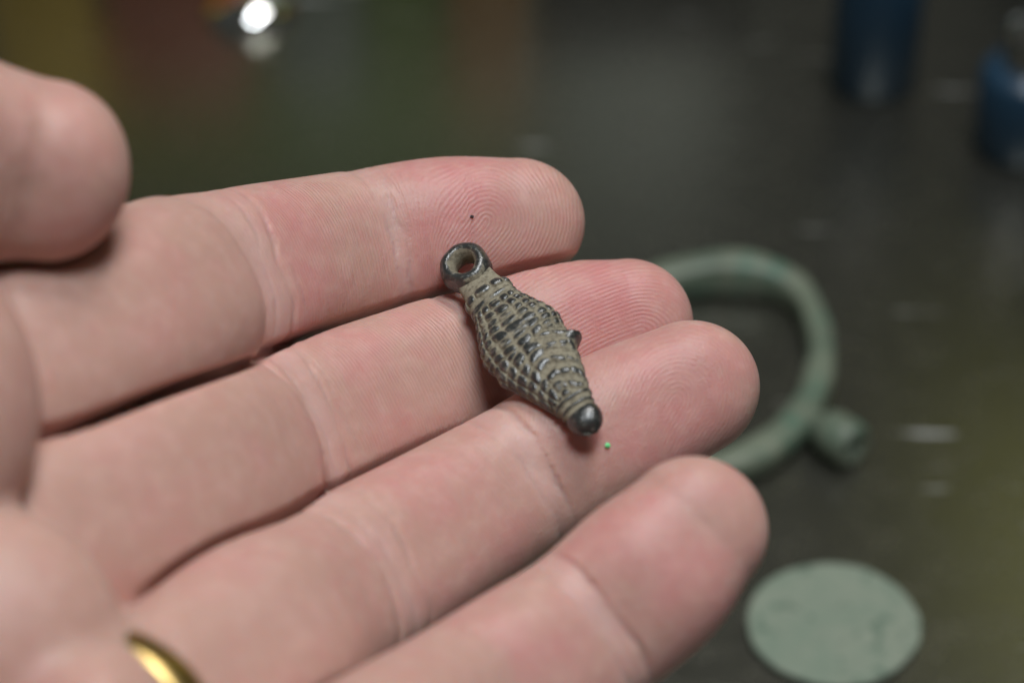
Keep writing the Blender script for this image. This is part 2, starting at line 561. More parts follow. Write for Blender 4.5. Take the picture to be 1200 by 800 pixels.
def subdivide(V, Fq):
    e = np.concatenate([Fq[:, [0, 1]], Fq[:, [1, 2]], Fq[:, [2, 3]], Fq[:, [3, 0]]])
    key = np.sort(e, 1)
    uniq, inv = np.unique(key[:, 0] * (len(V) + 1) + key[:, 1], return_inverse=True)
    a = uniq // (len(V) + 1); b = uniq % (len(V) + 1)
    mid = (V[a] + V[b]) / 2
    cen = V[Fq].mean(1)
    n = len(Fq)
    em = inv.reshape(4, n).T + len(V)
    cm = np.arange(n) + len(V) + len(mid)
    NV = np.concatenate([V, mid, cen])
    NF = np.concatenate([np.stack([Fq[:, k], em[:, k], cm, em[:, (k + 3) % 4]], 1) for k in range(4)])
    return NV, NF


def project(V, it=2):
    e = 0.2
    V0 = V
    for _ in range(it):
        d = hand_sdf(V)
        g = np.stack([(hand_sdf(V + np.eye(3)[k] * e) - hand_sdf(V - np.eye(3)[k] * e)) / (2 * e) for k in range(3)], 1)
        l2 = (g**2).sum(1)
        st = np.where(l2 > 0.3, d / np.maximum(l2, 0.3), 0.0)     # leave the seams between two fingers alone
        V = V - g * np.clip(st, -0.3, 0.3)[:, None]
    return V


def relax(V, F, it, lam=0.5):
    e = np.concatenate([F[:, [0, 1]], F[:, [1, 2]], F[:, [2, 3]], F[:, [3, 0]]])
    cnt = np.bincount(e.ravel(), minlength=len(V)).astype(float)
    for _ in range(it):
        A = np.zeros_like(V)
        for k in range(3):
            A[:, k] = np.bincount(e[:, 0], V[e[:, 1], k], len(V)) + np.bincount(e[:, 1], V[e[:, 0], k], len(V))
        V = V + lam * (A / cnt[:, None] - V)
    return V


def value_noise(P, scale, seed):
    q = P * scale + seed * 17.31
    return (np.sin(q[:, 0] * 1.7 + 1.3 * np.sin(q[:, 1] * 1.1)) + np.sin(q[:, 1] * 1.9 + 1.1 * np.sin(q[:, 2] * 1.3 + 2)) + np.sin(q[:, 2] * 1.6 + 1.4 * np.sin(q[:, 0] * 0.9 + 1))) / 3


def build_hand():
    lo = np.array([-150.0, -125.0, -330.0]); hi = np.array([40.0, 40.0, -150.0])
    h = 0.6; K = 4
    nb = np.ceil((hi - lo) / (h * K)).astype(int)
    ax = [lo[i] + (np.arange(nb[i]) + 0.5) * h * K - 0.5 * h for i in range(3)]
    C = np.stack(np.meshgrid(*ax, indexing='ij'), -1).reshape(-1, 3)
    dc = hand_sdf(C)
    near = np.abs(dc) < h * K * 1.6
    D = np.where(dc < 0, -5.0, 5.0).reshape(nb)
    D = np.repeat(np.repeat(np.repeat(D, K, 0), K, 1), K, 2)
    bi = np.argwhere(near.reshape(nb)) * K
    off = np.stack(np.meshgrid(*[np.arange(K)] * 3, indexing='ij'), -1).reshape(-1, 3)
    fi = (bi[:, None] + off[None]).reshape(-1, 3)
    D[fi[:, 0], fi[:, 1], fi[:, 2]] = hand_sdf(lo + fi * h)
    D[0] = D[-1] = 5; D[:, 0] = D[:, -1] = 5; D[:, :, 0] = D[:, :, -1] = 5
    V, F = surface_nets(D, lo, h)
    V = relax(V, F, 2)
    V = project(V, 1)
    V, F = subdivide(V, F)
    V = relax(V, F, 1)
    V = project(V, 1)
    V = relax(V, F, 1, 0.35)
    A = np.full((len(FINGERS), len(V)), 9.0)
    for j, F_ in enumerate(FINGERS.values()):
        m = ((V > F_.lo) & (V < F_.hi)).all(1)
        A[j, m] = np.abs(F_.sdf(V[m]))
    A.sort(axis=0)
    seam = np.clip(1.6 - A[1], 0, 1)[:, None] * 0.6          # both finger surfaces close by
    for _ in range(4):
        V = V + (relax(V, F, 1, 0.6) - V) * seam
    # ---- per-vertex skin attributes from each finger's own coordinates
    n = len(V)
    phase = np.zeros(n); ridge = np.zeros(n); pink = np.zeros(n); pale = np.zeros(n); tan = np.zeros(n)
    best = np.full(n, 1e9)
    spec = {  # core of the print (px, py, depth), loop direction (degrees below the finger's own line), ridge strength
        'index': ((566, 258, 302), 48.0, 1.0), 'middle': ((752, 392, 301), 6.0, 1.0), 'ring': ((790, 470, 290), 30.0, 0.45),
        'pinky': ((800, 640, 264), 30.0, 0.35), 'thumb': ((40, 200, 252), 30.0, 0.1)}
    for k, F_ in FINGERS.items():
        m = ((V > F_.lo) & (V < F_.hi)).all(1)
        P = V[m]
        d = np.abs(F_.sdf(P))
        s, a, v, nn, i, w = F_.local(P)
        s = s + np.maximum(a, 0)
        (cx, cy, cd), deg, strength = spec[k]
        sc, ac, vc, _, _, _ = F_.local(np.array([cpt(cx, cy, cd)]))
        sc = sc[0] + max(ac[0], 0); vc = vc[0]
        wob = 0.40 * value_noise(P, 0.28, 3) + 0.13 * value_noise(P, 0.9, 5)
        ds = s - sc + wob
        dv = v - vc + 0.35 * value_noise(P, 0.22, 9)
        ex, ey = -math.cos(math.radians(deg)), math.sin(math.radians(deg))
        al = ds * ex + dv * ey
        pe = -ds * ey + dv * ex
        bend = 0.018 * np.maximum(al, 0)**2 * (1 if k == 'index' else -0.6)
        pe = pe - bend
        phi = np.where(al < 0, np.sqrt((al * 0.88)**2 + pe**2), np.abs(pe))
        alt = -ds * 0.95 + dv * 0.12 - 0.006 * dv * dv
        if k == 'index':
            mixw = np.clip((-ds - 2.5) / 9.0, 0, 1); mixw = mixw**2 * (3 - 2 * mixw)
            phi = phi * (1 - mixw) + alt * mixw
        else:
            sd = F_.joint_s[-3] if k != 'thumb' else -1
            phi = np.where(s < sd + 0.08 * v, alt, phi)
        ph = 2 * np.pi * phi / 0.46
        palm = np.clip(nn / 5.0 + 0.75, 0, 1)
        pr = np.clip((s - F_.joint_s[2]) / max(F_.joint_s[4] - F_.joint_s[2], 1), 0.05, 1)
        rg = strength * palm * pr * (0.62 + 0.30 * value_noise(P, 0.18, 2) + 0.25 * value_noise(P, 0.6, 8))
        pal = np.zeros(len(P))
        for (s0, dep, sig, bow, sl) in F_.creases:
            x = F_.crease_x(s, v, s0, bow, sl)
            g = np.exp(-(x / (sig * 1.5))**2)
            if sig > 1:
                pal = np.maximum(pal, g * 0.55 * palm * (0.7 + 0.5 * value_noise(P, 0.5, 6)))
            rg = rg * (1 - 0.75 * g)
        Ltot = F_.L
        pk = {'pinky': 0.55, 'ring': 0.85}.get(k, 1.0) * np.exp(-((s - (sc - 2)) / 7.5)**2) * np.clip(nn / 6 + 0.3, 0, 1) * 0.75
        mid = F_.joint_s[-4] if k != 'thumb' else 1e3
        pk = pk + 0.35 * np.exp(-((s - mid + 4) / 5.0)**2)
        tn = np.clip(1 - (s - F_.joint_s[2]) / 10.0, 0, 1) * 0.55 + 0.45 * np.clip(-nn / 4, 0, 1)
        if k == 'thumb':
            pk[:] = 0.25; tn[:] = 0.4; rg[:] = 0
        upd = d < best[m]
        gi = np.where(m)[0][upd]
        best[gi] = d[upd]
        near = np.clip(1.5 - d[upd] * 0.8, 0, 1)
        phase[gi] = ph[upd]; ridge[gi] = np.clip(rg[upd], 0, 1) * near
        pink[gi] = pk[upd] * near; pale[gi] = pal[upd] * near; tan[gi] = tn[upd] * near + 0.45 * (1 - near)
    tan[best > 50] = 0.45
    # world coordinates, origin at the wrist
    R = np.array([[CR.x, CU.x, -CF.x], [CR.y, CU.y, -CF.y], [CR.z, CU.z, -CF.z]])
    Wd = (V * 0.001) @ R.T + np.array([0, 0, CAMH])
    org = np.array(to_world(W0))
    me = bpy.data.meshes.new('hand')
    me.vertices.add(n)
    me.vertices.foreach_set('co', (Wd - org).ravel())
    me.loops.add(len(F) * 4)
    me.loops.foreach_set('vertex_index', F.ravel().astype(np.int32))
    me.polygons.add(len(F))
    me.polygons.foreach_set('loop_start', np.arange(0, len(F) * 4, 4, dtype=np.int32))
    me.polygons.foreach_set('use_smooth', np.ones(len(F), bool))
    me.update(calc_edges=True)
    me.validate()
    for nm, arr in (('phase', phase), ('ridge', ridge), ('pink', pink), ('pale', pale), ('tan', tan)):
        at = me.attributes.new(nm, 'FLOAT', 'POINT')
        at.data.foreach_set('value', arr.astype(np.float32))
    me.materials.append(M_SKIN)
    o = bpy.data.objects.new('hand', me)
    COL.objects.link(o)
    o.location = org
    tag(o, 'open left hand, palm up, holding the small pendant across its fingers', 'hand')
    return o, V, F


hand, HV, HF = build_hand()
hand_bvh = BVHTree.FromPolygons([tuple(v) for v in HV], [tuple(f) for f in HF])


def hand_depth(px, py):
    d = Vector(((px - 600) / FPX, -(py - 400) / FPX, -1.0))
    hit = hand_bvh.ray_cast(Vector((0, 0, 0)), d.normalized())
    return -hit[0].z if hit[0] else None


# ------------------------------------------------------------------ the gold ring round the ring finger
def build_gold_ring():
    F = RING
    s0 = s_at(F, 146, 873, 244)
    f = s0 / F.L * (len(F.s) - 1); i = int(f)
    c, T, N, B = F.c[i], F.T[i], F.N[i], F.B[i]
    w, tp, td = (p[i] for p in F.prof)
    prof = [(-2.3, 0.05), (-2.0, 0.75), (-1.1, 1.12), (0.0, 1.22), (1.1, 1.12), (2.0, 0.75), (2.3, 0.05), (1.7, -0.35), (-1.7, -0.35)]
    vs, fs = [], []
    n = 96; m = len(prof)
    base = c
    for k in range(n):
        a = 2 * math.pi * k / n
        ca, sa = math.cos(a), math.sin(a)
        for (x, r) in prof:
            rv = (w + 0.15 + r) * ca
            rn = ((tp if sa > 0 else td) + 0.1 + r) * sa
            vs.append(to_world(base + T * x + B * rv + N * rn))
    for k in range(n):
        for j in range(m):
            fs.append((k * m + j, ((k + 1) % n) * m + j, ((k + 1) % n) * m + (j + 1) % m, k * m + (j + 1) % m))
    org = to_world(base)
    o = mesh_obj('finger_ring', [v - org for v in vs], fs, M_GOLD)
    o.location = org
    tag(o, 'polished plain gold band worn at the base of the ring finger', 'ring')


build_gold_ring()


# ------------------------------------------------------------------ the pendant
def build_pendant():
    # local frame in the camera's millimetres: T along the pendant, B across, N up from its face
    t2 = np.array([0.618, -0.786])
    slope = ((hand_depth(546, 318) - 1.3) - (hand_depth(688, 492) - 1.5)) / (232 / FPX * 294.0)
    print('pendant slope', slope)
    T = np.array([t2[0], t2[1], slope])
    side = np.array([0.788, 0.615, -0.12])      # across the face, leaning a little upwards
    N = np.cross(side, T)
    N = N if N[2] > 0 else -N
    N /= np.linalg.norm(N)
    pxl = math.hypot(t2[0], t2[1])
    kT = np.linalg.norm(T); T = T / kT
    B = np.cross(N, T)        # across; sign checked so that +B points up-right in the picture
    if B[0] < 0:
        B = -B
    pm = FPX / 297.0          # px per mm
    def tmm(t):               # photo pixels along the axis -> mm along T
        return t / pm * kT * 0.965
    # outline (t px from bail centre): half widths right / left in mm, top height, belly
    tt = np.array([14, 30, 37, 46, 54, 60, 70, 85, 100, 113, 124, 134, 142, 152, 165, 178, 190, 200, 207, 214, 222, 228, 234, 239, 243, 245.5, 247])
    wr = 1.05 * np.array([23, 24.5, 26.5, 30, 30, 29, 33, 40, 46.5, 49, 46, 44, 46, 42, 38, 34, 29, 25, 23.5, 20.5, 18.3, 19, 18, 15, 11, 6, 1.5]) / pm
    wl = 1.05 * np.array([23, 24.5, 26.5, 29.5, 30, 29, 33, 40, 47, 51, 50, 46, 45, 44, 38, 33, 28, 24, 22, 20, 18.3, 19, 18, 15, 11, 6, 1.5]) / pm
    ht = 0.9 * np.array([1.0, 1.45, 1.7, 1.95, 1.9, 1.75, 2.0, 2.35, 2.7, 2.8, 2.75, 2.65, 2.6, 2.5, 2.3, 2.1, 1.9, 1.75, 1.7, 1.6, 1.6, 1.75, 1.68, 1.42, 1.05, 0.58, 0.15])
    hb = ht * 0.8
    nt, na = 420, 260
    t = np.linspace(tt[0], tt[-1] - 0.2, nt)
    WR, WL, HT, HB = (np.interp(t, tt, a) for a in (wr, wl, ht, hb))
    ker = np.array([1, 3, 5, 3, 1.]) / 13
    sm = lambda a: np.convolve(np.pad(a, 2, 'edge'), ker, 'valid')
    for _ in range(3):
        WR, WL, HT, HB = map(sm, (WR, WL, HT, HB))
    ang = np.linspace(0, 2 * np.pi, na, endpoint=False)
    ca, sa = np.cos(ang), np.sin(ang)
    ex = 0.85
    cx = np.sign(ca) * np.abs(ca)**ex; sx = np.sign(sa) * np.abs(sa)**ex
    Wd = np.where(ca[None] > 0, WR[:, None], WL[:, None])
    Hd = np.where(sa[None] > 0, HT[:, None], HB[:, None])
    b = Wd * cx[None]; n = Hd * sx[None]
    tm = tmm(t)[:, None] + 0 * b
    # signed angle round the axis measured from the top centre (-1 .. 1 at the flanks)
    u = (np.pi / 2 - ang); u = (u + np.pi) % (2 * np.pi) - np.pi
    U = u[None] / (np.pi / 2) + 0 * b
    tp = t[:, None] + 0 * b
    w1 = 0.62 * (0.10 * np.sin(tp * 0.21 + 1.3 * U) + 0.07 * np.sin(tp * 0.13 - 5 * U) + 0.05 * np.sin(9 * U + tp * 0.05))
    relief = np.zeros_like(b)
    dirt = np.zeros_like(b)

    def cell(x, y, sharp=3.0):
        fx = np.abs((x % 1.0) - 0.5) * 2; fy = np.abs((y % 1.0) - 0.5) * 2
        r = np.clip(1 - (fx**sharp + fy**sharp), 0, 1)
        return r**0.55

    ss = lambda a, b_, x: np.clip((x - a) / (b_ - a), 0, 1)**2 * (3 - 2 * np.clip((x - a) / (b_ - a), 0, 1))
    band = lambda a, b_, e=1.5: ss(a - e, a + e, tp) * (1 - ss(b_ - e, b_ + e, tp))
    # neck, dirt packed
    m_neck = band(20, 39, 1.2)
    # bead row under the bail
    m_row = band(39, 50, 1.0)
    beads = cell((U + 0.06) * 2.5 + 0.5, (tp - 39) / 11.0, 2.8)
    # plain ridge under the beads
    m_rid = band(50, 61, 1.0)
    ridge = np.clip(1 - ((tp - 57.5) / 3.2)**2, 0, 1)**0.6
    # upper lattice: rows curve with the body, columns fan out from the collar
    m_up = band(61, 132, 1.5)
    lat = cell(U * 4.3 + 0.5 + w1 * 1.2, (tp + 6 * np.abs(U) - 63) / 10.0 + w1 * 1.3, 2.6)
    # lower chevrons
    m_lo = band(132, 203, 1.5)
    chev = np.clip(np.sin(2 * np.pi * ((tp - 20 * np.abs(U - 0.05) - 125) / 15.5 + w1 * 0.8)) * 0.75 + 0.35, 0, 1)**0.6
    diag = cell((tp - 22 * np.abs(U)) / 13.0 + w1, U * 4.0 + 0.5 + w1, 3.0)
    mixd = ss(-0.15, 0.15, U + 0.15 * np.sin(tp * 0.12))
    low = chev * (0.45 + 0.55 * diag) * mixd + diag * (1 - mixd)
    # bands before the knob
    m_bd = band(203, 223, 1.2)
    bands = np.clip(np.sin(2 * np.pi * (tp - 204.5) / 9.0), 0, 1)**0.6
    m_kn = ss(221.5, 224.5, tp)
    relief += m_row * beads + m_rid * ridge * 0.8 + m_up * lat + m_lo * low + m_bd * bands * 0.9 + m_kn * 0.9
    # worn bare patch on the crest
    patch = np.exp(-(((tp - 112) / 9.5)**2 + ((U - 0.02) / 0.22)**2)**1.5)
    relief = relief * (1 - 0.85 * patch) + 0.7 * patch
    relief = relief * (1 - 0.5 * np.clip(np.sin(tp * 0.55 + 3.0 * U) * np.sin(6.3 * U - tp * 0.31) - 0.35, 0, 1) * m_up)
    var = 0.85 + 0.3 * np.sin(tp * 0.37 + 4.1 * U) * np.sin(U * 7 + tp * 0.19)
    dirt = np.clip(1.06 - relief * 1.18 * var, 0, 1)
    dirt = np.maximum(dirt, m_neck * 0.8)
    dirt = dirt * (1 - m_kn * 0.97)
    dirt = np.where(np.abs(U) > 1.02, dirt * 0.45 + 0.02, dirt)
    flank = np.clip(1.25 - np.abs(U) * 0.55, 0.35, 1)
    amp = 0.33 * flank
    # sideways lug half way down
    lug = np.exp(-((tp - 147) / 6.0)**2) * np.exp(-((U - 0.92) / 0.33)**2) * 0.95
    lug2 = np.exp(-((tp - 141) / 7.0)**2) * np.exp(-((U + 0.98) / 0.3)**2) * 0.45
    dirt = dirt * (1 - np.clip(lug * 1.3, 0, 1))
    # displacement direction: radial in the cross-section
    nb = cx[None] / Wd; nn = sx[None] / Hd
    ln = np.sqrt(nb**2 + nn**2); nb = nb / ln; nn = nn / ln
    disp = amp * (relief - 0.6) + lug + lug2
    end = np.clip((tt[-1] - tp) / 22.0, 0, 1)
    b = b + nb * disp * end; n = n + nn * disp * end
    c0 = cpt(546, 314, 297.0)
    P = T[None, None] * tm[..., None] + B[None, None] * b[..., None] + N[None, None] * n[..., None]
    V = P.reshape(-1, 3)
    F = []
    for i in range(nt - 1):
        r = np.arange(na)
        r2 = (r + 1) % na
        F.append(np.stack([i * na + r, i * na + r2, (i + 1) * na + r2, (i + 1) * na + r], 1))
    F = np.concatenate(F)
    tip = len(V); V = np.concatenate([V, V[-na:].mean(0)[None], V[:na].mean(0)[None]])
    DT = np.concatenate([dirt.ravel(), [0.0, 0.5]])
    caps = [((nt - 1) * na + k, (nt - 1) * na + (k + 1) % na, tip) for k in range(na)] + [((k + 1) % na, k, tip + 1) for k in range(na)]

    # bail: thick round eye with a bored hole
    prof = []
    R, r = 2.85, 1.25
    th = 1.55
    outer = [(R * 1.0, -0.75), (R * 1.0, -0.35), (R * 1.0, 0.1), (R * 0.985, 0.5), (R * 0.94, 0.88), (R * 0.86, 1.2), (R * 0.77, 1.38), (R * 0.68, 1.42), (r + 0.42, 1.36), (r + 0.22, 1.12),
             (r + 0.02, 0.85), (r - 0.08, 0.45), (r - 0.12, 0.0), (r - 0.06, -0.5), (r, -1.0), (r + 0.3, -1.25), (R * 0.8, -1.25), (R * 0.93, -1.1)]
    od = [0.1, 0.05, 0.02, 0.05, 0.05, 0.08, 0.12, 0.25, 0.35, 0.85, 1.0, 1.0, 0.9, 0.7, 0.4, 0.2, 0.1, 0.1]
    nb_ = 110
    bv, bf, bd = [], [], []
    for k in range(nb_):
        a = 2 * math.pi * k / nb_
        wob = 1 + 0.02 * math.sin(3 * a + 1) + 0.012 * math.sin(7 * a)
        for (rr, zz), dd in zip(outer, od):
            rr2 = rr * wob
            bv.append(T * (rr2 * math.cos(a) * 1.04) + B * (rr2 * math.sin(a)) + N * (zz * th / 1.4))
            towards = max(0.0, math.cos(a))
            bd.append(min(1.0, dd + (0.5 * towards**3 if rr > 2.2 else 0) + 0.05 * math.sin(5 * a)))
    mo = len(outer)
    for k in range(nb_):
        for j in range(mo):
            bf.append((k * mo + j, k * mo + (j + 1) % mo, ((k + 1) % nb_) * mo + (j + 1) % mo, ((k + 1) % nb_) * mo + j))
    # sit the casting on the fingers: the lowest clearance along its length decides the depth
    shift = -1e9
    full = np.concatenate([V, np.array(bv)])
    R3 = full[:: 37]
    best = None
    for dz in np.arange(8.0, -8.0, -0.2):
        pts = R3 + c0 + np.array([0, 0, dz])
        below = 0.0
        px = pts[:, 0] / -pts[:, 2] * FPX + 600; py = -pts[:, 1] / -pts[:, 2] * FPX + 400
        pen = 0.0
        for x, y, p in zip(px[::5], py[::5], pts[::5]):
            hd = hand_depth(x, y)
            if hd is not None:
                pen = max(pen, -p[2] - hd)
        if pen > 0.55:
            best = dz
            break
    dz = best if best is not None else 0.0
    print('pendant dz', dz)
    # keep the picture position of the bail while moving along the ray
    c1 = c0 * ((-c0[2] - dz) / -c0[2])
    org = to_world(c1)
    root = empty('pendant', org)
    tag(root, 'small dark bronze pendant with dirt-filled lattice relief and a pierced loop', 'pendant')
    R4 = np.array([[CR.x, CU.x, -CF.x], [CR.y, CU.y, -CF.y], [CR.z, CU.z, -CF.z]])
    def put(name, vv, ff, dd):
        w = (np.asarray(vv) * 0.001) @ R4.T
        o = mesh_obj(name, w, ff, M_PEND, root)
        at = o.data.attributes.new('dirt', 'FLOAT', 'POINT')
        at.data.foreach_set('value', np.asarray(dd, np.float32))
        bm = bmesh.new(); bm.from_mesh(o.data); bmesh.ops.recalc_face_normals(bm, faces=bm.faces); bm.to_mesh(o.data); bm.free()
        o.data.polygons.foreach_set('use_smooth', [True] * len(o.data.polygons))
        return o
    # body / collar / tip knob are separate parts of the casting
    def rows(i0, i1):
        ids = np.arange(i0 * na, i1 * na)
        ff = F[(F >= i0 * na).all(1) & (F < i1 * na).all(1)] - i0 * na
        return V[ids], [tuple(f) for f in ff], DT[ids]
    ic = int(np.searchsorted(t, 61)); ik = int(np.searchsorted(t, 222.5))
    v_, f_, d_ = rows(0, ic + 1)
    kk = len(v_)
    put('collar', np.concatenate([v_, V[tip + 1][None]]), f_ + [((k + 1) % na, k, kk) for k in range(na)], np.concatenate([d_, [0.5]]))
    put('body', *rows(ic, ik + 1))
    v_, f_, d_ = rows(ik, nt)
    kk = len(v_); base = (nt - 1 - ik) * na
    put('tip_knob', np.concatenate([v_, V[tip][None]]), f_ + [(base + k, base + (k + 1) % na, kk) for k in range(na)], np.concatenate([d_, [0.0]]))
    put('bail', np.array(bv), bf, bd)
    return root


build_pendant()


# ------------------------------------------------------------------ coin and buckle on the table
def build_coin():
    c = table_at(977, 727, 0.0014)
    n = 120
    prof = [(0.0, 1.55), (0.3, 1.52), (0.6, 1.5), (0.85, 1.48), (0.93, 1.52), (0.975, 1.5), (1.0, 1.25), (1.005, 0.8), (0.995, 0.3), (0.96, 0.0), (0.0, 0.0)]
    R = 12.3
    vs, fs = [], []
    for k in range(n):
        a = 2 * math.pi * k / n
        wob = 1 + 0.010 * math.sin(2 * a + 0.6) + 0.008 * math.sin(5 * a + 2) + 0.004 * math.sin(13 * a)
        for (r, z) in prof:
            zz = z * 0.7 + (0.12 * math.sin(3 * a + 4 * r) * r if 0 < z and 0.1 < r < 0.98 else 0)
            vs.append((R * r * wob * math.cos(a) * 0.001, R * r * wob * math.sin(a) * 0.001, zz * 0.001))
    m = len(prof)
    for k in range(n):
        for j in range(m - 1):
            fs.append((k * m + j, k * m + j + 1, ((k + 1) % n) * m + j + 1, ((k + 1) % n) * m + j))
    o = mesh_obj('coin', vs, fs, M_COIN)
    o.location = (c.x, c.y, 0.0002)
    tag(o, 'round flat coin with pale grey-green corroded face lying on the table', 'coin')


def sweep(path, sec, closed=True, up=Vector((0, 0, 1))):
    """sec(k) -> list of (out, up) offsets"""
    vs, fs = [], []
    n = len(path)
    for k in range(n):
        a, b = path[(k - 1) % n], path[(k + 1) % n]
        T = (b - a).normalized(); Bn = T.cross(up).normalized()
        pr = sec(k)
        for (o, z) in pr:
            vs.append(path[k] + Bn * o + up * z)
    m = len(pr)
    for k in range(n if closed else n - 1):
        for j in range(m):
            fs.append((k * m + j, ((k + 1) % n) * m + j, ((k + 1) % n) * m + (j + 1) % m, k * m + (j + 1) % m))
    return vs, fs


def build_buckle():
    px = [(760, 338), (830, 325), (890, 328), (935, 345), (957, 385), (962, 425), (951, 468), (928, 503), (885, 535), (825, 555), (765, 545), (722, 500), (705, 440), (715, 380)]
    ctrl = [table_at(x, y, 0.0025) for x, y in px]
    n = len(ctrl)
    path = []
    for i in range(n):
        p0, p1, p2, p3 = (ctrl[(i + d) % n] for d in (-1, 0, 1, 2))
        for q in range(12):
            t = q / 12
            path.append(0.5 * ((2 * p1) + (p2 - p0) * t + (2 * p0 - 5 * p1 + 4 * p2 - p3) * t * t + (3 * p1 - p0 - 3 * p2 + p3) * t**3))
    root_p = path[0].copy(); root_p.z = 0
    N = len(path)

    def sec(k):
        a = 2 * math.pi * k / N
        f = k / 12.0
        wide = 2.15 + 0.18 * math.sin(a * 3) + 0.12 * math.sin(a * 11) + 0.5 * math.exp(-((f - 1.5) / 1.4)**2) + 0.7 * math.exp(-((f - 8.0) / 1.5)**2)
        tall = 2.45 + (1.0 * math.exp(-((f - 1.5) / 1.2)**2))
        out = []
        for q in range(16):
            t = 2 * math.pi * q / 16
            c, s = math.cos(t), math.sin(t)
            out.append((wide * 0.001 * math.copysign(abs(c)**0.6, c), tall * 0.001 * math.copysign(abs(s)**0.6, s)))
        return out
    path2 = [Vector((p.x, p.y, 0.0026 + (0.001 * math.exp(-(((i / 12.0) - 1.5) / 1.2)**2)))) for i, p in enumerate(path)]
    vs, fs = sweep(path2, sec)
    root = empty('buckle', root_p)
    tag(root, 'green corroded bronze ring buckle with a stubby rolled knob lying on the table', 'buckle')
    mesh_obj('loop', [v - root_p for v in vs], fs, M_BUCKLE, root)
    # barrel-shaped knob with a drilled end, on a short neck
    a = table_at(945, 488, 0.0032); b = table_at(1003, 524, 0.0036)
    ax = (b - a).normalized(); Ln = (b - a).length
    sd = ax.cross(Vector((0, 0, 1))).normalized(); up = sd.cross(ax)
    prof = [(0.0, 0.0), (0.0, 1.6), (0.12, 1.9), (0.2, 1.75), (0.3, 2.2), (0.38, 3.1), (0.5, 3.5), (0.75, 3.6), (0.92, 3.5), (1.0, 3.1), (1.01, 2.4), (0.97, 1.9), (0.85, 1.7), (0.8, 0.0)]
    vs, fs = [], []
    n = 40; m = len(prof)
    for k in range(n):
        t = 2 * math.pi * k / n
        for (l, r) in prof:
            vs.append(a + ax * (l * Ln) + (sd * math.cos(t) + up * math.sin(t)) * (r * 0.001) - root_p)
    for k in range(n):
        for j in range(m - 1):
            fs.append((k * m + j, k * m + j + 1, ((k + 1) % n) * m + j + 1, ((k + 1) % n) * m + j))
    mesh_obj('knob', vs, fs, M_BUCKLE, root)


build_coin()
build_buckle()


# ------------------------------------------------------------------ things added at the far side of the table so the steel mirrors their colours
def far_box(name, x0, x1, y, depth, h, mat, label, cat, rot=0.0, lid=None):  # box added past the view, seen only as a reflection
    w = (x1 - x0) / 2
    r = 0.0025
    bm = bmesh.new()
    bmesh.ops.create_cube(bm, size=1.0)
    for v in bm.verts:
        v.co = Vector((v.co.x * w * 2, v.co.y * depth, (v.co.z + 0.5) * h))
    bmesh.ops.bevel(bm, geom=list(bm.edges), offset=r, segments=3, affect='EDGES', profile=0.5)
    me = bpy.data.meshes.new('carton'); bm.to_mesh(me); bm.free()
    me.polygons.foreach_set('use_smooth', [True] * len(me.polygons))
    me.materials.append(mat)
    root = empty(name, ((x0 + x1) / 2, y + depth / 2, 0))
    root.rotation_euler.z = rot
    o = bpy.data.objects.new('carton', me); COL.objects.link(o); o.parent = root
    if lid:
        bm = bmesh.new(); bmesh.ops.create_cube(bm, size=1.0)
        for v in bm.verts:
            v.co = Vector((v.co.x * (w * 2 + 0.003), v.co.y * (depth + 0.003), h + (v.co.z + 0.5) * lid[0] - 0.003))
        bmesh.ops.bevel(bm, geom=list(bm.edges), offset=r * 0.6, segments=2, affect='EDGES', profile=0.5)
        me = bpy.data.meshes.new('lid'); bm.to_mesh(me); bm.free(); me.materials.append(lid[1])
        l = bpy.data.objects.new('lid', me); COL.objects.link(l); l.parent = root
    tag(root, label, cat)
    return root


def lathe(name, prof, mat, parent, n=48):
    vs, fs = [], []
    m = len(prof)
    for k in range(n):
        a = 2 * math.pi * k / n
        for r, z in prof:
            vs.append((r * math.cos(a), r * math.sin(a), z))
    for k in range(n):
        for j in range(m - 1):
            fs.append((k * m + j, ((k + 1) % n) * m + j, ((k + 1) % n) * m + j + 1, k * m + j + 1))
    return mesh_obj(name, vs, fs, mat, parent)


def bottle(name, x, y, r, h, mat, capmat, cap_h, label, cat, cap_r=0.5):
    root = empty(name, (x, y, 0))
    lathe('body', [(0, 0), (r * 0.93, 0), (r, r * 0.08), (r, h * 0.8), (r * 0.93, h * 0.87), (r * 0.7, h * 0.94), (r * cap_r, h * 0.97), (r * cap_r, h), (0, h)], mat, root)
    c = r * cap_r * 1.12
    lathe('cap', [(0, h - 0.002), (c, h - 0.002), (c, h + cap_h * 0.10)] + [(c * math.cos(a), h + cap_h * (0.1 + 0.9 * math.sin(a))) for a in [k * 0.13 for k in range(1, 13)]], capmat, root)
    tag(root, label, cat)


Mp = lambda n, c, r=0.45, **k: plain(n, c, r, **k)
YF = 0.452
far_box('added_carton', -0.104, -0.083, YF, 0.05, 0.042, Mp('yellow_card', (0.80, 0.52, 0.02)), 'narrow yellow carton, added beyond the view for its mirrored colour', 'carton')
far_box('added_carton', -0.080, -0.053, YF + 0.001, 0.02, 0.034, Mp('red_card', (0.52, 0.11, 0.04)), 'low red-brown carton, added beyond the view for its mirrored colour', 'carton')
far_box('added_pale_box', -0.0475, -0.030, YF + 0.002, 0.018, 0.034, Mp('pale_card', (0.30, 0.36, 0.33)), 'small pale box, added beyond the view for its mirrored colour', 'box')
far_box('added_green_tin', -0.090, 0.001, YF + 0.022, 0.06, 0.074, Mp('green_paint', (0.17, 0.29, 0.01)), 'wide green tin, added beyond the view for its mirrored colour', 'tin')
far_box('added_carton', -0.013, 0.0035, YF + 0.004, 0.016, 0.040, Mp('brown_card', (0.50, 0.24, 0.05)), 'slim brown carton, added beyond the view for its mirrored colour', 'carton')
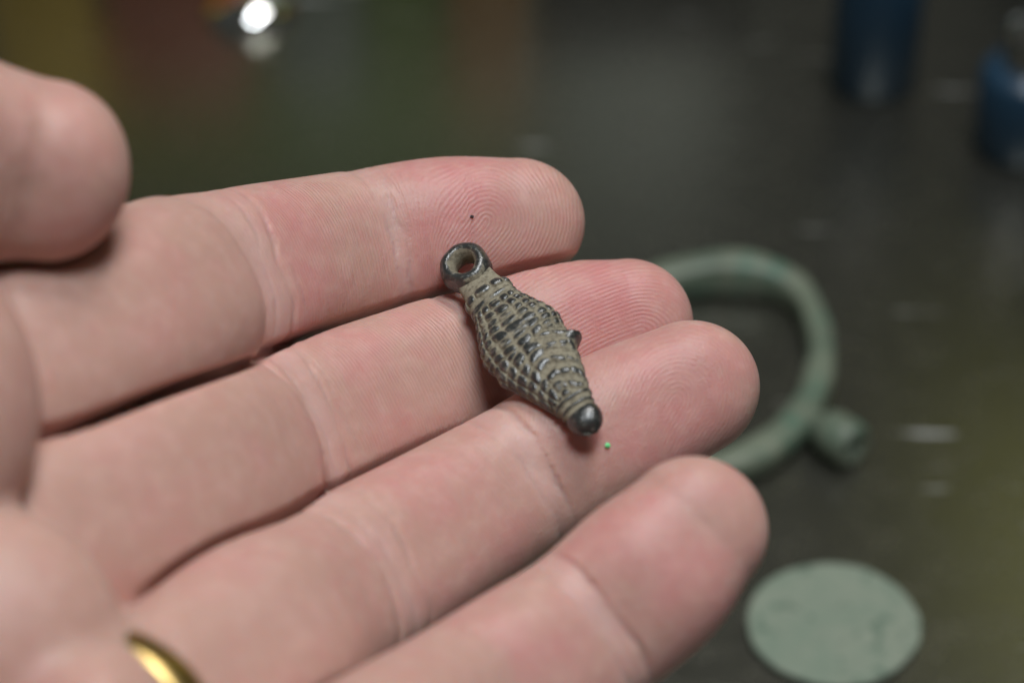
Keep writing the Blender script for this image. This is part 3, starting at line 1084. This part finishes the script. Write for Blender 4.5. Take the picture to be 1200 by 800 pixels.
far_box('added_dark_box', 0.006, 0.046, YF, 0.05, 0.024, Mp('black_plastic', (0.02, 0.02, 0.022)), 'low black box, added beyond the view to darken the foot of the grey reflection', 'box')
far_box('added_grey_carton', 0.006, 0.049, YF + 0.058, 0.03, 0.098, Mp('grey_card', (0.60, 0.64, 0.63)), 'upright pale grey carton, added beyond the view for the grey reflection', 'carton', rot=-0.12)
M_BLUE = Mp('blue_plastic', (0.012, 0.038, 0.070), 0.38)
M_STEEL = Mp('bright_steel', (0.85, 0.85, 0.85), 0.05, metallic=1.0)


def vial(x, y, r, h, label):  # vial added for the blurred blue, steel cap shaped for a bright spot
    root = empty('added_vial', (x, y, 0))
    lathe('body', [(0, 0), (r * 0.93, 0), (r, r * 0.1), (r, h * 0.86), (r * 0.9, h * 0.94), (r * 0.62, h), (0, h)], M_BLUE, root)
    c = r * 0.62
    lathe('cap', [(c, h - 0.001), (c, h + 0.006)] + [(c * math.cos(a), h + 0.006 + 0.7 * c * math.sin(a)) for a in [0.15 + k * 0.142 for k in range(11)]], M_STEEL, root)
    tag(root, label, 'vial')


vial(0.0660, 0.4135, 0.0080, 0.030, 'added dark blue vial, its steel cap giving a bright spot')
vial(0.0905, 0.3930, 0.0088, 0.017, 'added short dark blue vial, its steel cap giving a bright spot')
bottle('added_can', 0.150, YF + 0.030, 0.050, 0.098, M_BLUE, Mp('yellow_plastic', (0.95, 0.88, 0.06), 0.35), 0.130, 'tall blue can added beyond the view, its yellow cap mirrored in the table', 'can', 0.97)  # unseen can, added so its yellow cap tints the table's reflection
steel = lathe('glint_button', [(0.0086, 0.0), (0.0088, 0.0008)] + [(0.0086 * math.cos(a), 0.001 + 0.0042 * math.sin(a)) for a in [0.1 + k * 0.147 for k in range(11)]], M_STEEL, None)  # dome added to throw a bright blurred glint
steel.location = (-0.0495, 0.4365, 0)
tag(steel, 'shiny domed steel button added on the table to give a bright spot', 'button')


# ------------------------------------------------------------------ two specks on the skin
def speck(name, px, py, r, mat, label, cat):
    c = cpt(px, py, hand_depth(px, py) - r * 0.5)
    bm = bmesh.new()
    bmesh.ops.create_icosphere(bm, subdivisions=2, radius=r * 0.001)
    for v in bm.verts:
        v.co *= 1 + random.uniform(-0.15, 0.15)
    me = bpy.data.meshes.new(name); bm.to_mesh(me); bm.free(); me.materials.append(mat)
    o = bpy.data.objects.new(name, me); COL.objects.link(o); o.location = to_world(c)
    tag(o, label, cat)


speck('dirt_grain', 553, 254, 0.2, Mp('black_grit', (0.02, 0.015, 0.015), 0.7), 'tiny black grain of dirt on the index fingertip', 'grain')
speck('green_speck', 712, 522, 0.30, Mp('bright_green', (0.20, 0.75, 0.30), 0.3), 'tiny bright green speck on the ring finger below the pendant tip', 'grain')  # bright green speck set on the skin
